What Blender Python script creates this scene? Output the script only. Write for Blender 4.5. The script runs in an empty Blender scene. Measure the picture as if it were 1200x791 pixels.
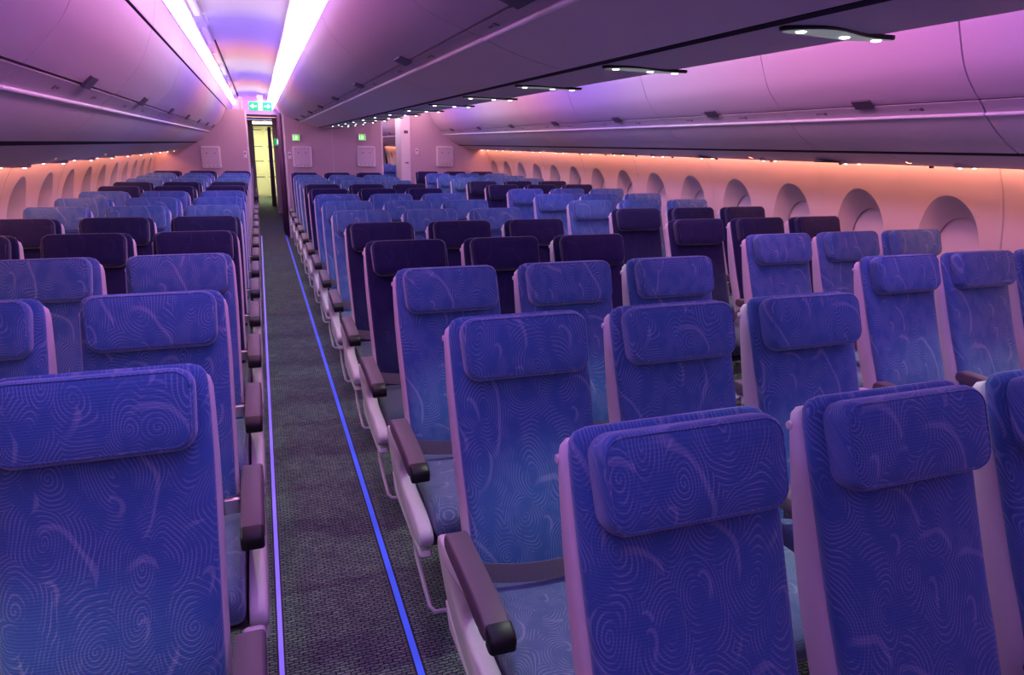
import bpy, math, random
from mathutils import Vector, Matrix

random.seed(7)
S = bpy.context.scene
COL = S.collection
PI = math.pi

# ------------------------------------------------------------------ camera
F, PITCH, YAW, ROLL = 804.48, .2723, .3473, .0162
CAM = Vector((-1.163, 0.0, 1.6))
fw = Vector((math.sin(YAW)*math.cos(PITCH), math.cos(YAW)*math.cos(PITCH), -math.sin(PITCH)))
r_ = Vector((math.cos(YAW), -math.sin(YAW), 0))
u_ = r_.cross(fw)
R_ = r_*math.cos(ROLL)+u_*math.sin(ROLL)
U_ = u_*math.cos(ROLL)-r_*math.sin(ROLL)
cd = bpy.data.cameras.new('camera')
cd.sensor_width = 36.0
cd.lens = F/1200*36.0
cd.clip_start = .02
cam = bpy.data.objects.new('camera', cd)
COL.objects.link(cam)
M3 = Matrix((R_, U_, -fw)).transposed()
cam.matrix_world = Matrix.Translation(CAM) @ M3.to_4x4()
S.camera = cam

# ------------------------------------------------------------------ world, exposure
w = bpy.data.worlds.new('world')
S.world = w
w.use_nodes = True
w.node_tree.nodes['Background'].inputs[0].default_value = (.25, .16, .5, 1)
w.node_tree.nodes['Background'].inputs[1].default_value = .03
S.view_settings.view_transform = 'Standard'
S.view_settings.look = 'None'
S.view_settings.gamma = 1
S.view_settings.use_curve_mapping = False
S.view_settings.exposure = 0.0
COVE_PANEL = 11.5      # strength of the ceiling cove strips
WASH = 36.0             # strength of the sidewall wash strips
READ = 24.0             # watts of a reading lamp

# ------------------------------------------------------------------ cabin dimensions
Y0, YB, YE = -1.2, 12.5, 25.0          # behind the camera, bulkhead, far end
XL, XC, XR = -2.007, 0.0, 2.090        # seat block centres
SP, ROW = .50, .81
YC, YL, YR = .928, 1.505, 1.528        # first pad row of each block
SEAM = 1.44

# ------------------------------------------------------------------ helpers
def tag(o, label=None, cat=None, group=None, kind=None):
    if label: o['label'] = label
    if cat: o['category'] = cat
    if group: o['group'] = group
    if kind: o['kind'] = kind
    return o

def mesh(name, v, f, mat, smooth=False, autosmooth=None):
    m = bpy.data.meshes.new(name)
    m.from_pydata([tuple(p) for p in v], [], f)
    m.materials.append(mat)
    if smooth:
        m.polygons.foreach_set('use_smooth', [True]*len(m.polygons))
        if autosmooth:
            m.set_sharp_from_angle(angle=math.radians(autosmooth))
    m.update()
    return m

def obj(name, m, parent=None, loc=None):
    o = bpy.data.objects.new(name, m)
    COL.objects.link(o)
    if loc: o.location = loc
    if parent: o.parent = parent
    return o

def empty(name, loc=(0, 0, 0)):
    o = bpy.data.objects.new(name, None)
    o.empty_display_size = .1
    COL.objects.link(o)
    o.location = loc
    return o

class MB:
    def __init__(s): s.v = []; s.f = []
    def add(s, v, f):
        n = len(s.v); s.v += [tuple(p) for p in v]; s.f += [tuple(i+n for i in q) for q in f]; return s
    def box(s, x0, x1, y0, y1, z0, z1, b=0):
        if b <= 0:
            v = [(x, y, z) for z in (z0, z1) for y in (y0, y1) for x in (x0, x1)]
            f = [(0, 2, 3, 1), (4, 5, 7, 6), (0, 1, 5, 4), (2, 6, 7, 3), (0, 4, 6, 2), (1, 3, 7, 5)]
            return s.add(v, f)
        poly = rrect(x0, x1, y0, y1, min(b, (x1-x0)/2.01, (y1-y0)/2.01), 3)
        rings = []
        for zz, ins in ((z0, b*.6), (z0+b*.4, .0), (z1-b*.4, 0), (z1, b*.6)):
            cx, cy = (x0+x1)/2, (y0+y1)/2
            sx = 1-ins/((x1-x0)/2); sy = 1-ins/((y1-y0)/2)
            rings.append([(cx+(p[0]-cx)*sx, cy+(p[1]-cy)*sy, zz) for p in poly])
        return s.loft(rings)
    def loft(s, rings, cap=True, closed=True):
        n = len(rings[0]); v = [p for r in rings for p in r]; f = []
        for i in range(len(rings)-1):
            for j in range(n if closed else n-1):
                k = (j+1) % n
                f.append((i*n+j, i*n+k, (i+1)*n+k, (i+1)*n+j))
        if cap:
            f.append(tuple(reversed(range(n))))
            f.append(tuple((len(rings)-1)*n+j for j in range(n)))
        return s.add(v, f)
    def tube(s, pts, rad, n=8):
        rings = []
        P = [Vector(p) for p in pts]
        for i, p in enumerate(P):
            d = (P[min(i+1, len(P)-1)]-P[max(i-1, 0)]).normalized()
            a = d.cross(Vector((0, 0, 1)))
            if a.length < .05: a = d.cross(Vector((1, 0, 0)))
            a.normalize(); b = d.cross(a)
            rings.append([p+(a*math.cos(2*PI*k/n)+b*math.sin(2*PI*k/n))*rad for k in range(n)])
        return s.loft(rings)
    def extrude_x(s, poly, x0, x1, b=.0):
        """poly in (y,z); optional rounded ends by insetting"""
        cy = sum(p[0] for p in poly)/len(poly); cz = sum(p[1] for p in poly)/len(poly)
        ext = max(max(abs(p[0]-cy) for p in poly), max(abs(p[1]-cz) for p in poly))
        st = [(x0, 0), (x1, 0)] if b <= 0 else [(x0, b), (x0+b*.3, b*.3), (x0+b, 0), (x1-b, 0), (x1-b*.3, b*.3), (x1, b)]
        rings = []
        for x, ins in st:
            r = offset_poly(poly, ins) if ins > 0 else poly
            rings.append([(x, p[0], p[1]) for p in r])
        return s.loft(rings)
    def mesh(s, name, mat, smooth=False, autosmooth=None):
        return mesh(name, s.v, s.f, mat, smooth, autosmooth)
    def build(s, name, mat, parent=None, smooth=False, autosmooth=None):
        return obj(name, s.mesh(name, mat, smooth, autosmooth), parent)

def offset_poly(poly, d):
    n = len(poly); out = []
    area = sum(poly[i][0]*poly[(i+1) % n][1]-poly[(i+1) % n][0]*poly[i][1] for i in range(n))
    sg = 1 if area > 0 else -1
    for i in range(n):
        a, b, c = poly[i-1], poly[i], poly[(i+1) % n]
        e1 = (b[0]-a[0], b[1]-a[1]); e2 = (c[0]-b[0], c[1]-b[1])
        l1 = math.hypot(*e1) or 1; l2 = math.hypot(*e2) or 1
        n1 = (-e1[1]/l1*sg, e1[0]/l1*sg); n2 = (-e2[1]/l2*sg, e2[0]/l2*sg)
        nx, ny = n1[0]+n2[0], n1[1]+n2[1]
        l = math.hypot(nx, ny) or 1
        out.append((b[0]+nx/l*d, b[1]+ny/l*d))
    return out

def rrect(x0, x1, y0, y1, r, n=5):
    out = []
    for cx, cy, a0 in ((x1-r, y1-r, 0), (x0+r, y1-r, 90), (x0+r, y0+r, 180), (x1-r, y0+r, 270)):
        for k in range(n+1):
            a = math.radians(a0+90*k/n)
            out.append((cx+r*math.cos(a), cy+r*math.sin(a)))
    return out

def smooth_poly(poly, it=2, closed=True):
    for _ in range(it):
        out = []
        n = len(poly)
        for i in range(n if closed else n-1):
            a, b = poly[i], poly[(i+1) % n]
            out.append((a[0]*.75+b[0]*.25, a[1]*.75+b[1]*.25))
            out.append((a[0]*.25+b[0]*.75, a[1]*.25+b[1]*.75))
        if not closed: out = [poly[0]]+out+[poly[-1]]
        poly = out
    return poly

# ------------------------------------------------------------------ materials
class NT:
    def __init__(s, name):
        s.m = bpy.data.materials.new(name); s.m.use_nodes = True
        s.t = s.m.node_tree; s.b = s.t.nodes['Principled BSDF']
    def n(s, typ, **kw):
        x = s.t.nodes.new(typ)
        for k, v in kw.items(): setattr(x, k, v)
        return x
    def l(s, a, b): s.t.links.new(a, b)
    def math(s, op, a, b=None, c=None, clamp=False):
        x = s.n('ShaderNodeMath', operation=op, use_clamp=clamp)
        for i, q in enumerate((a, b, c)):
            if q is None: continue
            if isinstance(q, (int, float)): x.inputs[i].default_value = q
            else: s.l(q, x.inputs[i])
        return x.outputs[0]
    def mix(s, fac, a, b):
        x = s.n('ShaderNodeMix', data_type='RGBA')
        if isinstance(fac, (int, float)): x.inputs[0].default_value = fac
        else: s.l(fac, x.inputs[0])
        for i, q in ((6, a), (7, b)):
            if isinstance(q, tuple): x.inputs[i].default_value = (*q, 1)
            else: s.l(q, x.inputs[i])
        return x.outputs[2]

def plain(name, col, rough=.5, spec=.5, metal=0, grain=0.0, scale=40, bump=0.0):
    t = NT(name)
    t.b.inputs['Roughness'].default_value = rough
    t.b.inputs['Metallic'].default_value = metal
    t.b.inputs['Specular IOR Level'].default_value = spec
    tc = t.n('ShaderNodeTexCoord'); ns = t.n('ShaderNodeTexNoise')
    ns.inputs['Scale'].default_value = scale; ns.inputs['Detail'].default_value = 3
    t.l(tc.outputs['Object'], ns.inputs['Vector'])
    a = tuple(c*(1-grain) for c in col); b = tuple(min(1, c*(1+grain)) for c in col)
    t.l(t.mix(ns.outputs['Fac'], a, b), t.b.inputs['Base Color'])
    if bump:
        bp = t.n('ShaderNodeBump'); bp.inputs['Strength'].default_value = bump; bp.inputs['Distance'].default_value = .002
        t.l(ns.outputs['Fac'], bp.inputs['Height']); t.l(bp.outputs[0], t.b.inputs['Normal'])
    return t.m

def emit(name, col, strength):
    t = NT(name)
    t.b.inputs['Base Color'].default_value = (*[min(1, c) for c in col], 1)
    t.b.inputs['Emission Color'].default_value = (*col, 1)
    t.b.inputs['Emission Strength'].default_value = strength
    return t.m

def fabric(name, base, line, amt=1.0):
    t = NT(name)
    tc = t.n('ShaderNodeTexCoord'); oi = t.n('ShaderNodeObjectInfo')
    sep = t.n('ShaderNodeSeparateXYZ'); t.l(tc.outputs['Object'], sep.inputs[0])
    v = t.math('SUBTRACT', sep.outputs[2], t.math('MULTIPLY', sep.outputs[1], .9))
    rx = t.math('MULTIPLY', oi.outputs['Random'], 37.0)
    cx = t.math('ADD', sep.outputs[0], rx)
    co = t.n('ShaderNodeCombineXYZ'); t.l(cx, co.inputs[0]); t.l(v, co.inputs[1])
    # gentle warp
    nz = t.n('ShaderNodeTexNoise'); nz.inputs['Scale'].default_value = 9; nz.inputs['Detail'].default_value = 1
    t.l(co.outputs[0], nz.inputs['Vector'])
    wv = t.n('ShaderNodeVectorMath', operation='MULTIPLY_ADD')
    t.l(nz.outputs['Color'], wv.inputs[0]); wv.inputs[1].default_value = (.06, .06, 0); t.l(co.outputs[0], wv.inputs[2])
    def swirl(scale, freq, arms, width):
        vo = t.n('ShaderNodeTexVoronoi', voronoi_dimensions='2D', feature='F1')
        vo.inputs['Scale'].default_value = scale
        t.l(wv.outputs[0], vo.inputs['Vector'])
        sc = t.n('ShaderNodeVectorMath', operation='MULTIPLY'); t.l(wv.outputs[0], sc.inputs[0]); sc.inputs[1].default_value = (1, 1, 0)
        df = t.n('ShaderNodeVectorMath', operation='SUBTRACT'); t.l(sc.outputs[0], df.inputs[0]); t.l(vo.outputs['Position'], df.inputs[1])
        s2 = t.n('ShaderNodeSeparateXYZ'); t.l(df.outputs[0], s2.inputs[0])
        ang = t.math('ARCTAN2', s2.outputs[1], s2.outputs[0])
        ph = t.math('ADD', t.math('MULTIPLY', vo.outputs['Distance'], freq*2*PI), t.math('MULTIPLY', ang, arms))
        sn = t.math('SINE', ph)
        ln = t.n('ShaderNodeMapRange', interpolation_type='SMOOTHSTEP')
        t.l(sn, ln.inputs[0]); ln.inputs[1].default_value = width; ln.inputs[2].default_value = 1.0
        return ln.outputs[0], ang, vo
    l1, a1, v1 = swirl(9.5, 15.0, 1.0, .25)
    l2, a2, v2 = swirl(6.5, 2.2, 1.0, .86)
    # gates
    n2 = t.n('ShaderNodeTexNoise'); n2.inputs['Scale'].default_value = 22; n2.inputs['Detail'].default_value = 2
    t.l(co.outputs[0], n2.inputs['Vector'])
    g1 = t.n('ShaderNodeMapRange', interpolation_type='SMOOTHSTEP'); t.l(n2.outputs['Fac'], g1.inputs[0])
    g1.inputs[1].default_value = .36; g1.inputs[2].default_value = .58
    g2 = t.n('ShaderNodeMapRange', interpolation_type='SMOOTHSTEP')
    t.l(t.math('SINE', t.math('ADD', a2, 1.2)), g2.inputs[0]); g2.inputs[1].default_value = -.1; g2.inputs[2].default_value = .6
    fac = t.math('ADD', t.math('MULTIPLY', t.math('MULTIPLY', l1, g1.outputs[0]), .36*amt),
                 t.math('MULTIPLY', t.math('MULTIPLY', l2, g2.outputs[0]), .30*amt), clamp=True)
    # weave
    wa = t.n('ShaderNodeTexWave', wave_type='BANDS', bands_direction='Y')
    wa.inputs['Scale'].default_value = 85; wa.inputs['Distortion'].default_value = 2.5; wa.inputs['Detail'].default_value = 2
    wa.inputs['Detail Scale'].default_value = 3
    t.l(co.outputs[0], wa.inputs['Vector'])
    c0 = t.mix(t.math('MULTIPLY', wa.outputs['Fac'], .25), base, tuple(c*.55 for c in base))
    c1 = t.mix(fac, c0, line)
    t.l(c1, t.b.inputs['Base Color'])
    t.b.inputs['Roughness'].default_value = .85
    t.b.inputs['Specular IOR Level'].default_value = .25
    t.b.inputs['Sheen Weight'].default_value = .5
    t.b.inputs['Sheen Roughness'].default_value = .4
    bp = t.n('ShaderNodeBump'); bp.inputs['Strength'].default_value = .35; bp.inputs['Distance'].default_value = .0015
    t.l(t.math('ADD', wa.outputs['Fac'], t.math('MULTIPLY', fac, 1.5)), bp.inputs['Height']); t.l(bp.outputs[0], t.b.inputs['Normal'])
    return t.m

def carpet_mat():
    t = NT('carpet')
    tc = t.n('ShaderNodeTexCoord')
    mp = t.n('ShaderNodeMapping'); t.l(tc.outputs['Object'], mp.inputs[0]); mp.inputs['Scale'].default_value = (1, 1, 1)
    nz = t.n('ShaderNodeTexNoise'); nz.inputs['Scale'].default_value = 48; t.l(mp.outputs[0], nz.inputs['Vector'])
    wv = t.n('ShaderNodeVectorMath', operation='MULTIPLY_ADD'); t.l(nz.outputs['Color'], wv.inputs[0])
    wv.inputs[1].default_value = (.016, .014, 0); t.l(mp.outputs[0], wv.inputs[2])
    br = t.n('ShaderNodeTexBrick'); t.l(wv.outputs[0], br.inputs['Vector'])
    br.inputs['Scale'].default_value = 1.0
    br.inputs['Brick Width'].default_value = .030; br.inputs['Row Height'].default_value = .012
    br.inputs['Mortar Size'].default_value = .003; br.inputs['Mortar Smooth'].default_value = .6
    br.inputs['Color1'].default_value = (.29, .39, .30, 1); br.inputs['Color2'].default_value = (.19, .22, .24, 1)
    br.inputs['Mortar'].default_value = (.03, .035, .045, 1)
    n2 = t.n('ShaderNodeTexNoise'); n2.inputs['Scale'].default_value = 9; n2.inputs['Detail'].default_value = 3; t.l(mp.outputs[0], n2.inputs['Vector'])
    c = t.mix(t.math('MULTIPLY', n2.outputs['Fac'], .55), br.outputs['Color'], (.02, .035, .05))
    t.l(c, t.b.inputs['Base Color'])
    t.b.inputs['Roughness'].default_value = .95; t.b.inputs['Specular IOR Level'].default_value = .1
    bp = t.n('ShaderNodeBump'); bp.inputs['Strength'].default_value = .6; bp.inputs['Distance'].default_value = .003
    t.l(br.outputs['Fac'], bp.inputs['Height']); bp.invert = True; t.l(bp.outputs[0], t.b.inputs['Normal'])
    return t.m

def cove_mat(name, strength, shift=0.0):
    """LED cove strip: the colour of the diodes changes along the cabin."""
    t = NT(name)
    g = t.n('ShaderNodeNewGeometry'); sp = t.n('ShaderNodeSeparateXYZ'); t.l(g.outputs['Position'], sp.inputs[0])
    fr = t.math('DIVIDE', t.math('SUBTRACT', sp.outputs[1], Y0), YE-Y0)
    cr = t.n('ShaderNodeValToRGB'); t.l(fr, cr.inputs[0])
    e = cr.color_ramp.elements
    purple, violet, pink, orange, white = (.30, .18, 1.05), (.33, .19, .76), (.92, .28, .60), (1.0, .42, .36), (.86, .66, .92)
    stops = [(Y0, violet), (1.6, violet), (2.4, (.78, .20, .66)), (3.6, (.88, .34, .68)), (4.6, (.74, .50, .92)), (5.3, white), (5.65, purple), (6.8, purple),
             (7.3, pink), (8.0, orange), (8.6, white), (9.6, white), (10.0, purple), (10.9, purple), (11.4, pink), (12.0, orange),
             (12.5, white), (13.3, white), (13.8, purple), (14.6, purple), (15.2, pink), (16.4, orange), (17.2, white), (18.2, purple), (19.6, pink), (21.0, orange), (22.4, white), (YE, purple)]
    stops = [((y-Y0)/(YE-Y0), c) for y, c in stops]
    e[0].position, e[0].color = stops[0][0], (*stops[0][1], 1)
    e[1].position, e[1].color = stops[-1][0], (*stops[-1][1], 1)
    for p, c in stops[1:-1]:
        q = e.new(p); q.color = (*c, 1)
    t.l(cr.outputs[0], t.b.inputs['Emission Color'])
    t.b.inputs['Emission Strength'].default_value = strength
    t.b.inputs['Base Color'].default_value = (.8, .8, .8, 1)
    return t.m

M = {}
M['panel'] = plain('cabin_panel', (.82, .78, .80), .45, .3, grain=.01, scale=6)
M['bin'] = plain('bin_door_panel', (.61, .50, .58), .42, .4, grain=.02, scale=6)
M['rail'] = plain('bin_rail', (.50, .43, .48), .45, .4, grain=.02, scale=6)
M['panel_lower'] = plain('bin_underside', (.72, .64, .66), .5, .3, grain=.03, scale=5)
M['psu'] = plain('service_panel', (.60, .54, .57), .5, .3, grain=.03, scale=8)
M['wall'] = plain('sidewall_panel', (.66, .55, .53), .5, .3, grain=.015, scale=8)
M['reveal'] = plain('window_reveal', (.58, .52, .55), .55, .3, grain=.02, scale=10)
M['shade'] = plain('window_shade', (.72, .62, .64), .55, .3, grain=.02, scale=10)
M['bulkhead'] = plain('bulkhead_laminate', (.55, .43, .48), .6, .25, grain=.04, scale=30)
M['white'] = plain('white_plastic', (.80, .78, .78), .4, .4, grain=.02)
M['dark'] = plain('dark_gap', (.015, .013, .02), .7, .2, grain=.1)
M['latch'] = plain('latch_plastic', (.10, .085, .11), .4, .4, grain=.1)
M['mark'] = plain('placard_ink', (.16, .13, .17), .6, .2, grain=.1)
M['shell'] = plain('seat_shell_plastic', (.68, .60, .66), .45, .4, grain=.02)
M['arm'] = plain('armrest_plastic', (.14, .10, .125), .5, .4, grain=.06, scale=120, bump=.15)
M['black'] = plain('black_plastic', (.010, .009, .011), .4, .35, grain=.1)
M['belt'] = plain('belt_webbing', (.17, .14, .18), .7, .3, grain=.15, scale=200, bump=.2)
M['metal'] = plain('brushed_metal', (.62, .58, .58), .3, .5, metal=.9, grain=.08, scale=60)
M['pan'] = plain('seat_pan', (.06, .055, .07), .6, .3, grain=.1)
M['blue'] = fabric('blue_swirl_fabric', (.058, .145, .40), (.44, .47, .65), .9)
M['navy'] = fabric('navy_swirl_fabric', (.010, .010, .075), (.055, .055, .17), .6)
M['cush_blue'] = fabric('blue_cushion_fabric', (.10, .16, .30), (.48, .50, .62), .9)
M['cush_navy'] = fabric('navy_cushion_fabric', (.04, .07, .12), (.14, .15, .2), .6)
M['carpet'] = carpet_mat()
M['curtain'] = plain('curtain_cloth', (.16, .08, .16), .9, .1, grain=.2, scale=60)
M['galley'] = plain('galley_laminate', (.75, .74, .55), .45, .4, grain=.03)
M['cove'] = cove_mat('cove_led', COVE_PANEL)
M['wash'] = emit('sidewall_led', (1.0, .36, .23), WASH)
M['lens'] = emit('reading_lens', (.92, 1.0, .92), 7)
M['bezel'] = emit('reading_reflector', (.40, .46, .42), .32)
M['path_blue'] = emit('path_marking_blue', (.04, .11, .9), .40)
M['path_violet'] = emit('path_marking_violet', (.24, .16, 1.0), .6)
M['exit'] = emit('exit_green', (.22, .85, .12), .75)
M['exit2'] = emit('exit_teal', (.0, .55, .16), .8)
M['exit_white'] = emit('exit_white', (.75, 1.0, .85), 1.3)
M['galley_lamp'] = emit('galley_lamp', (.98, 1.0, .55), 45)

# ------------------------------------------------------------------ floor
fl = MB().box(-2.9, 3.05, Y0, YE, -.04, 0).build('floor', M['carpet'])
tag(fl, 'dark grey green carpet with a woven dash texture along the cabin', 'floor', kind='structure')
for nm, x, wd, mat, lab in (('violet', -1.216, .015, 'path_violet', 'thin glowing violet floor path strip along the left seat block'),
                            ('blue', -.806, .021, 'path_blue', 'blue floor path strip along the centre seat block')):
    o = MB().box(x-wd/2, x+wd/2, Y0, YB+.4, 0, .004).build('floor_path_strip', M[mat])
    tag(o, lab, 'floor strip')
    MB().box(x-wd/2-.006, x-wd/2, Y0, YB+.4, 0, .005).build('edge_trim', M['black'], o)
    MB().box(x+wd/2, x+wd/2+.006, Y0, YB+.4, 0, .005).build('edge_trim', M['black'], o)

# ------------------------------------------------------------------ sidewalls with windows
def wall_side(side):
    """side -1 left, +1 right. returns function x(z)"""
    if side < 0: prof = [(0, -2.62), (.25, -2.72), (.6, -2.79), (.95, -2.79), (1.2, -2.745), (1.35, -2.69), (1.45, -2.63), (1.75, -2.40)]
    else: prof = [(0, 2.76), (.25, 2.85), (.6, 2.92), (.95, 2.925), (1.2, 2.895), (1.35, 2.855), (1.52, 2.785), (1.8, 2.56)]
    def x(z):
        for (a, xa), (b, xb) in zip(prof, prof[1:]):
            if z <= b:
                t = (z-a)/(b-a)
                return xa+(xb-xa)*t
        return prof[-1][1]
    # smooth it a little
    return lambda z: (x(max(0, z-.07))+x(z)*2+x(min(prof[-1][0], z+.07)))/4

NSEG = 56
def oval(cy, cz, hw, hh_up, hh_dn, ex=2.3):
    out = []
    for k in range(NSEG):
        a = 2*PI*k/NSEG
        c, s_ = math.cos(a), math.sin(a)
        hh = hh_up if s_ > 0 else hh_dn
        out.append((cy+hw*math.copysign(abs(c)**(2/ex), c), cz+hh*math.copysign(abs(s_)**(2/ex), s_)))
    return out

def rect_ring(y0, y1, z0, z1, cy, cz):
    out = []
    for k in range(NSEG):
        a = 2*PI*k/NSEG
        c, s_ = math.cos(a), math.sin(a)
        t = 1e9
        if abs(c) > 1e-6: t = min(t, ((y1-cy) if c > 0 else (cy-y0))/abs(c))
        if abs(s_) > 1e-6: t = min(t, ((z1-cz) if s_ > 0 else (cz-z0))/abs(s_))
        out.append([cy+t*c, cz+t*s_])
    for (yy, zz) in ((y0, z0), (y0, z1), (y1, z0), (y1, z1)):
        i = min(range(NSEG), key=lambda q: math.hypot(out[q][0]-yy, out[q][1]-zz))
        out[i] = [yy, zz]
    return out

WP = .70
WZ = .985
win_no = [0]
def build_wall(side, first, name, lab, ztop):
    X = wall_side(side)
    root = empty(name, (X(.6), YB/2, 0))
    root['kind'] = 'structure'; root['label'] = lab
    off = root.location.copy()
    y = first-WP/2
    # first panel starts well behind the camera
    ys = []
    c = first
    while c-WP*2 > Y0-.8: c -= WP*2
    i = 0
    while c < YE-1:
        ys.append(c); c += WP
    # panels hold two windows each
    for i in range(0, len(ys)-1, 2):
        mb = MB()
        for j in (0, 1):
            cy = ys[i+j]
            g = .002
            ya = cy-WP/2+(g if j == 0 else 0); yb = cy+WP/2-(g if j == 1 else 0)
            rect = rect_ring(ya, yb, .02, ztop, cy, WZ)
            ov = oval(cy, WZ, .222, .36, .34, 2.1)
            rings = []
            for t in (0, .2, .4, .6, .8, 1):
                rings.append([(X(a[1]*(1-t)+b[1]*t), a[0]*(1-t)+b[0]*t, a[1]*(1-t)+b[1]*t) for a, b in zip(rect, ov)])
            n = NSEG
            v = [Vector(p)-off for r in rings for p in r]; f = []
            for q in range(len(rings)-1):
                for k in range(n):
                    k2 = (k+1) % n
                    face = (q*n+k, q*n+k2, (q+1)*n+k2, (q+1)*n+k)
                    f.append(face if side < 0 else face[::-1])
            mb.add(v, f)
            # the window of this bay
            win_no[0] += 1
            wn = empty('window_%d' % win_no[0], (X(WZ), cy, WZ))
            wn['kind'] = 'structure'
            wo = wn.location.copy()
            rr = []
            for hw, up, dn, dp in ((.222, .36, .34, 0), (.216, .349, .331, .006), (.200, .312, .302, .032), (.180, .262, .262, .068), (.166, .228, .236, .092), (.158, .216, .224, .098)):
                rr.append([(X(p[1])*(1) + side*dp - (X(p[1])-X(WZ))*(dp/.12), p[0], p[1]) for p in oval(cy, WZ, hw, up, dn, 2.1)])
            v = [Vector(p)-wo for r in rr for p in r]; f = []
            for q in range(len(rr)-1):
                for k in range(n):
                    k2 = (k+1) % n
                    face = (q*n+k, q*n+k2, (q+1)*n+k2, (q+1)*n+k)
                    f.append(face if side < 0 else face[::-1])
            obj('window_frame', mesh('window_frame', v, f, M['reveal'], True), wn)
            # closed shade
            sh = MB()
            o1 = oval(cy, WZ, .166, .224, .232)
            xs = X(WZ)+side*.108
            a = [(xs, p[0], p[1]) for p in o1]; b = [(xs+side*.01, p[0], p[1]) for p in o1]
            sh.loft([[Vector(p)-wo for p in a], [Vector(p)-wo for p in b]])
            obj('window_shade', sh.mesh('window_shade', M['shade']), wn)
            gk = MB()
            o2 = oval(cy, WZ, .161, .220, .228, 2.1); o3 = oval(cy, WZ, .157, .215, .223, 2.1)
            gk.loft([[Vector((xs-side*.006, p[0], p[1]))-wo for p in o2], [Vector((xs-side*.008, p[0], p[1]))-wo for p in o3]], cap=False)
            obj('shade_gasket', gk.mesh('shade_gasket', M['mark']), wn)
        p = obj('sidewall_panel', mb.mesh('sidewall_panel', M['wall'], True), root)
        # backing strip seen through the panel joint
        jy = ys[i]-WP/2
        jb = MB()
        zz = [.02+(ztop-.02)*k/12 for k in range(13)]
        v = []; f = []
        for k, z in enumerate(zz):
            for yy in (jy-.010, jy+.010):
                v.append(Vector((X(z)+side*.006, yy, z))-off)
        for k in range(12): f.append((2*k, 2*k+1, 2*k+3, 2*k+2))
        obj('panel_joint', mesh('panel_joint', v, f, M['reveal']), root)
    return X

XLW = build_wall(-1, 5.66, 'wall_left', 'pale sidewall with oval windows washed by peach light', 1.50)
XRW = build_wall(1, 3.18, 'wall_right', 'pale sidewall with oval windows beside the far seat block', 1.56)
# ------------------------------------------------------------------ bulkheads
def plate(name, poly, y0, y1, mat, parent=None):
    mb = MB()
    mb.loft([[(p[0], y0, p[1]) for p in poly], [(p[0], y1, p[1]) for p in poly]])
    return mb.build(name, mat, parent)

ZBH = 2.10
wl = plate('wall_bulkhead_left', [(-2.80, 0), (-1.31, 0), (-1.31, ZBH), (-2.80, ZBH)], YB, YB+.05, M['bulkhead'])
tag(wl, 'mauve bulkhead panel behind the left seat block', 'bulkhead', kind='structure')
MB().box(-1.325, -1.295, YB-.006, YB+.06, 0, ZBH, .004).build('edge_trim', M['white'], wl)
wc = empty('wall_bulkhead_centre', (0, YB, 0)); tag(wc, 'mauve bulkhead panels behind the centre seat block', 'bulkhead', kind='structure')
def plc(name, x0, x1, z0, z1, y0, y1, mat, par, b=0):
    off = par.location
    return obj(name, MB().box(x0-off.x, x1-off.x, y0-off.y, y1-off.y, z0-off.z, z1-off.z, b).mesh(name, mat, b > 0, 40), par)
plc('bulkhead_panel', -.73, .044, 0, 2.30, YB, YB+.05, M['bulkhead'], wc)
plc('bulkhead_panel', .050, .887, 0, 2.30, YB, YB+.05, M['bulkhead'], wc)
plc('panel_joint', .044, .050, 0, 2.2, YB+.004, YB+.05, M['white'], wc)
plc('edge_trim', -.745, -.712, 0, 2.2, YB-.006, YB+.06, M['white'], wc, .004)
plc('edge_trim', .875, .900, 0, 2.2, YB-.006, YB+.06, M['white'], wc, .004)
wr = plate('wall_bulkhead_right', [(1.38, 0), (2.95, 0), (2.95, 2.5), (1.38, 2.5)], YB, YB+.05, M['bulkhead'])
tag(wr, 'mauve bulkhead panel behind the right seat block', 'bulkhead', kind='structure')
jm = empty('door_1', (1.30, YB, 0)); tag(jm, 'cream door post beside the opening in the far bulkhead', 'door post', kind='structure')
plc('post', 1.215, 1.385, 0, 2.4, YB-.02, YB+.5, M['white'], jm, .01)
plc('handle', 1.29, 1.345, 1.27, 1.29, YB-.035, YB-.02, M['latch'], jm)
plc('label_plate', 1.275, 1.345, 1.78, 1.83, YB-.024, YB-.02, M['latch'], jm)
# cross wall behind the camera and far end wall
tag(MB().box(-2.95, 3.05, Y0-.06, Y0, 0, 2.5).build('wall_front', M['bulkhead']), kind='structure')
tag(MB().box(-2.95, 3.05, YE, YE+.06, 0, 2.5).build('wall_far', M['bulkhead']), kind='structure')
# side walls of the monuments behind the bulkheads (the cross-aisle bounds)
tag(MB().box(-1.40, -1.35, YB+.05, YB+1.1, 0, 2.3).build('wall_passage_left', M['bulkhead']), kind='structure')
tag(MB().box(-.72, -.68, YB+.05, YB+1.1, 0, 2.3).build('wall_passage_centre', M['bulkhead']), kind='structure')
tag(MB().box(.86, .90, YB+.05, YB+1.1, 0, 2.3).build('wall_passage_right', M['bulkhead']), kind='structure')

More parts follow.
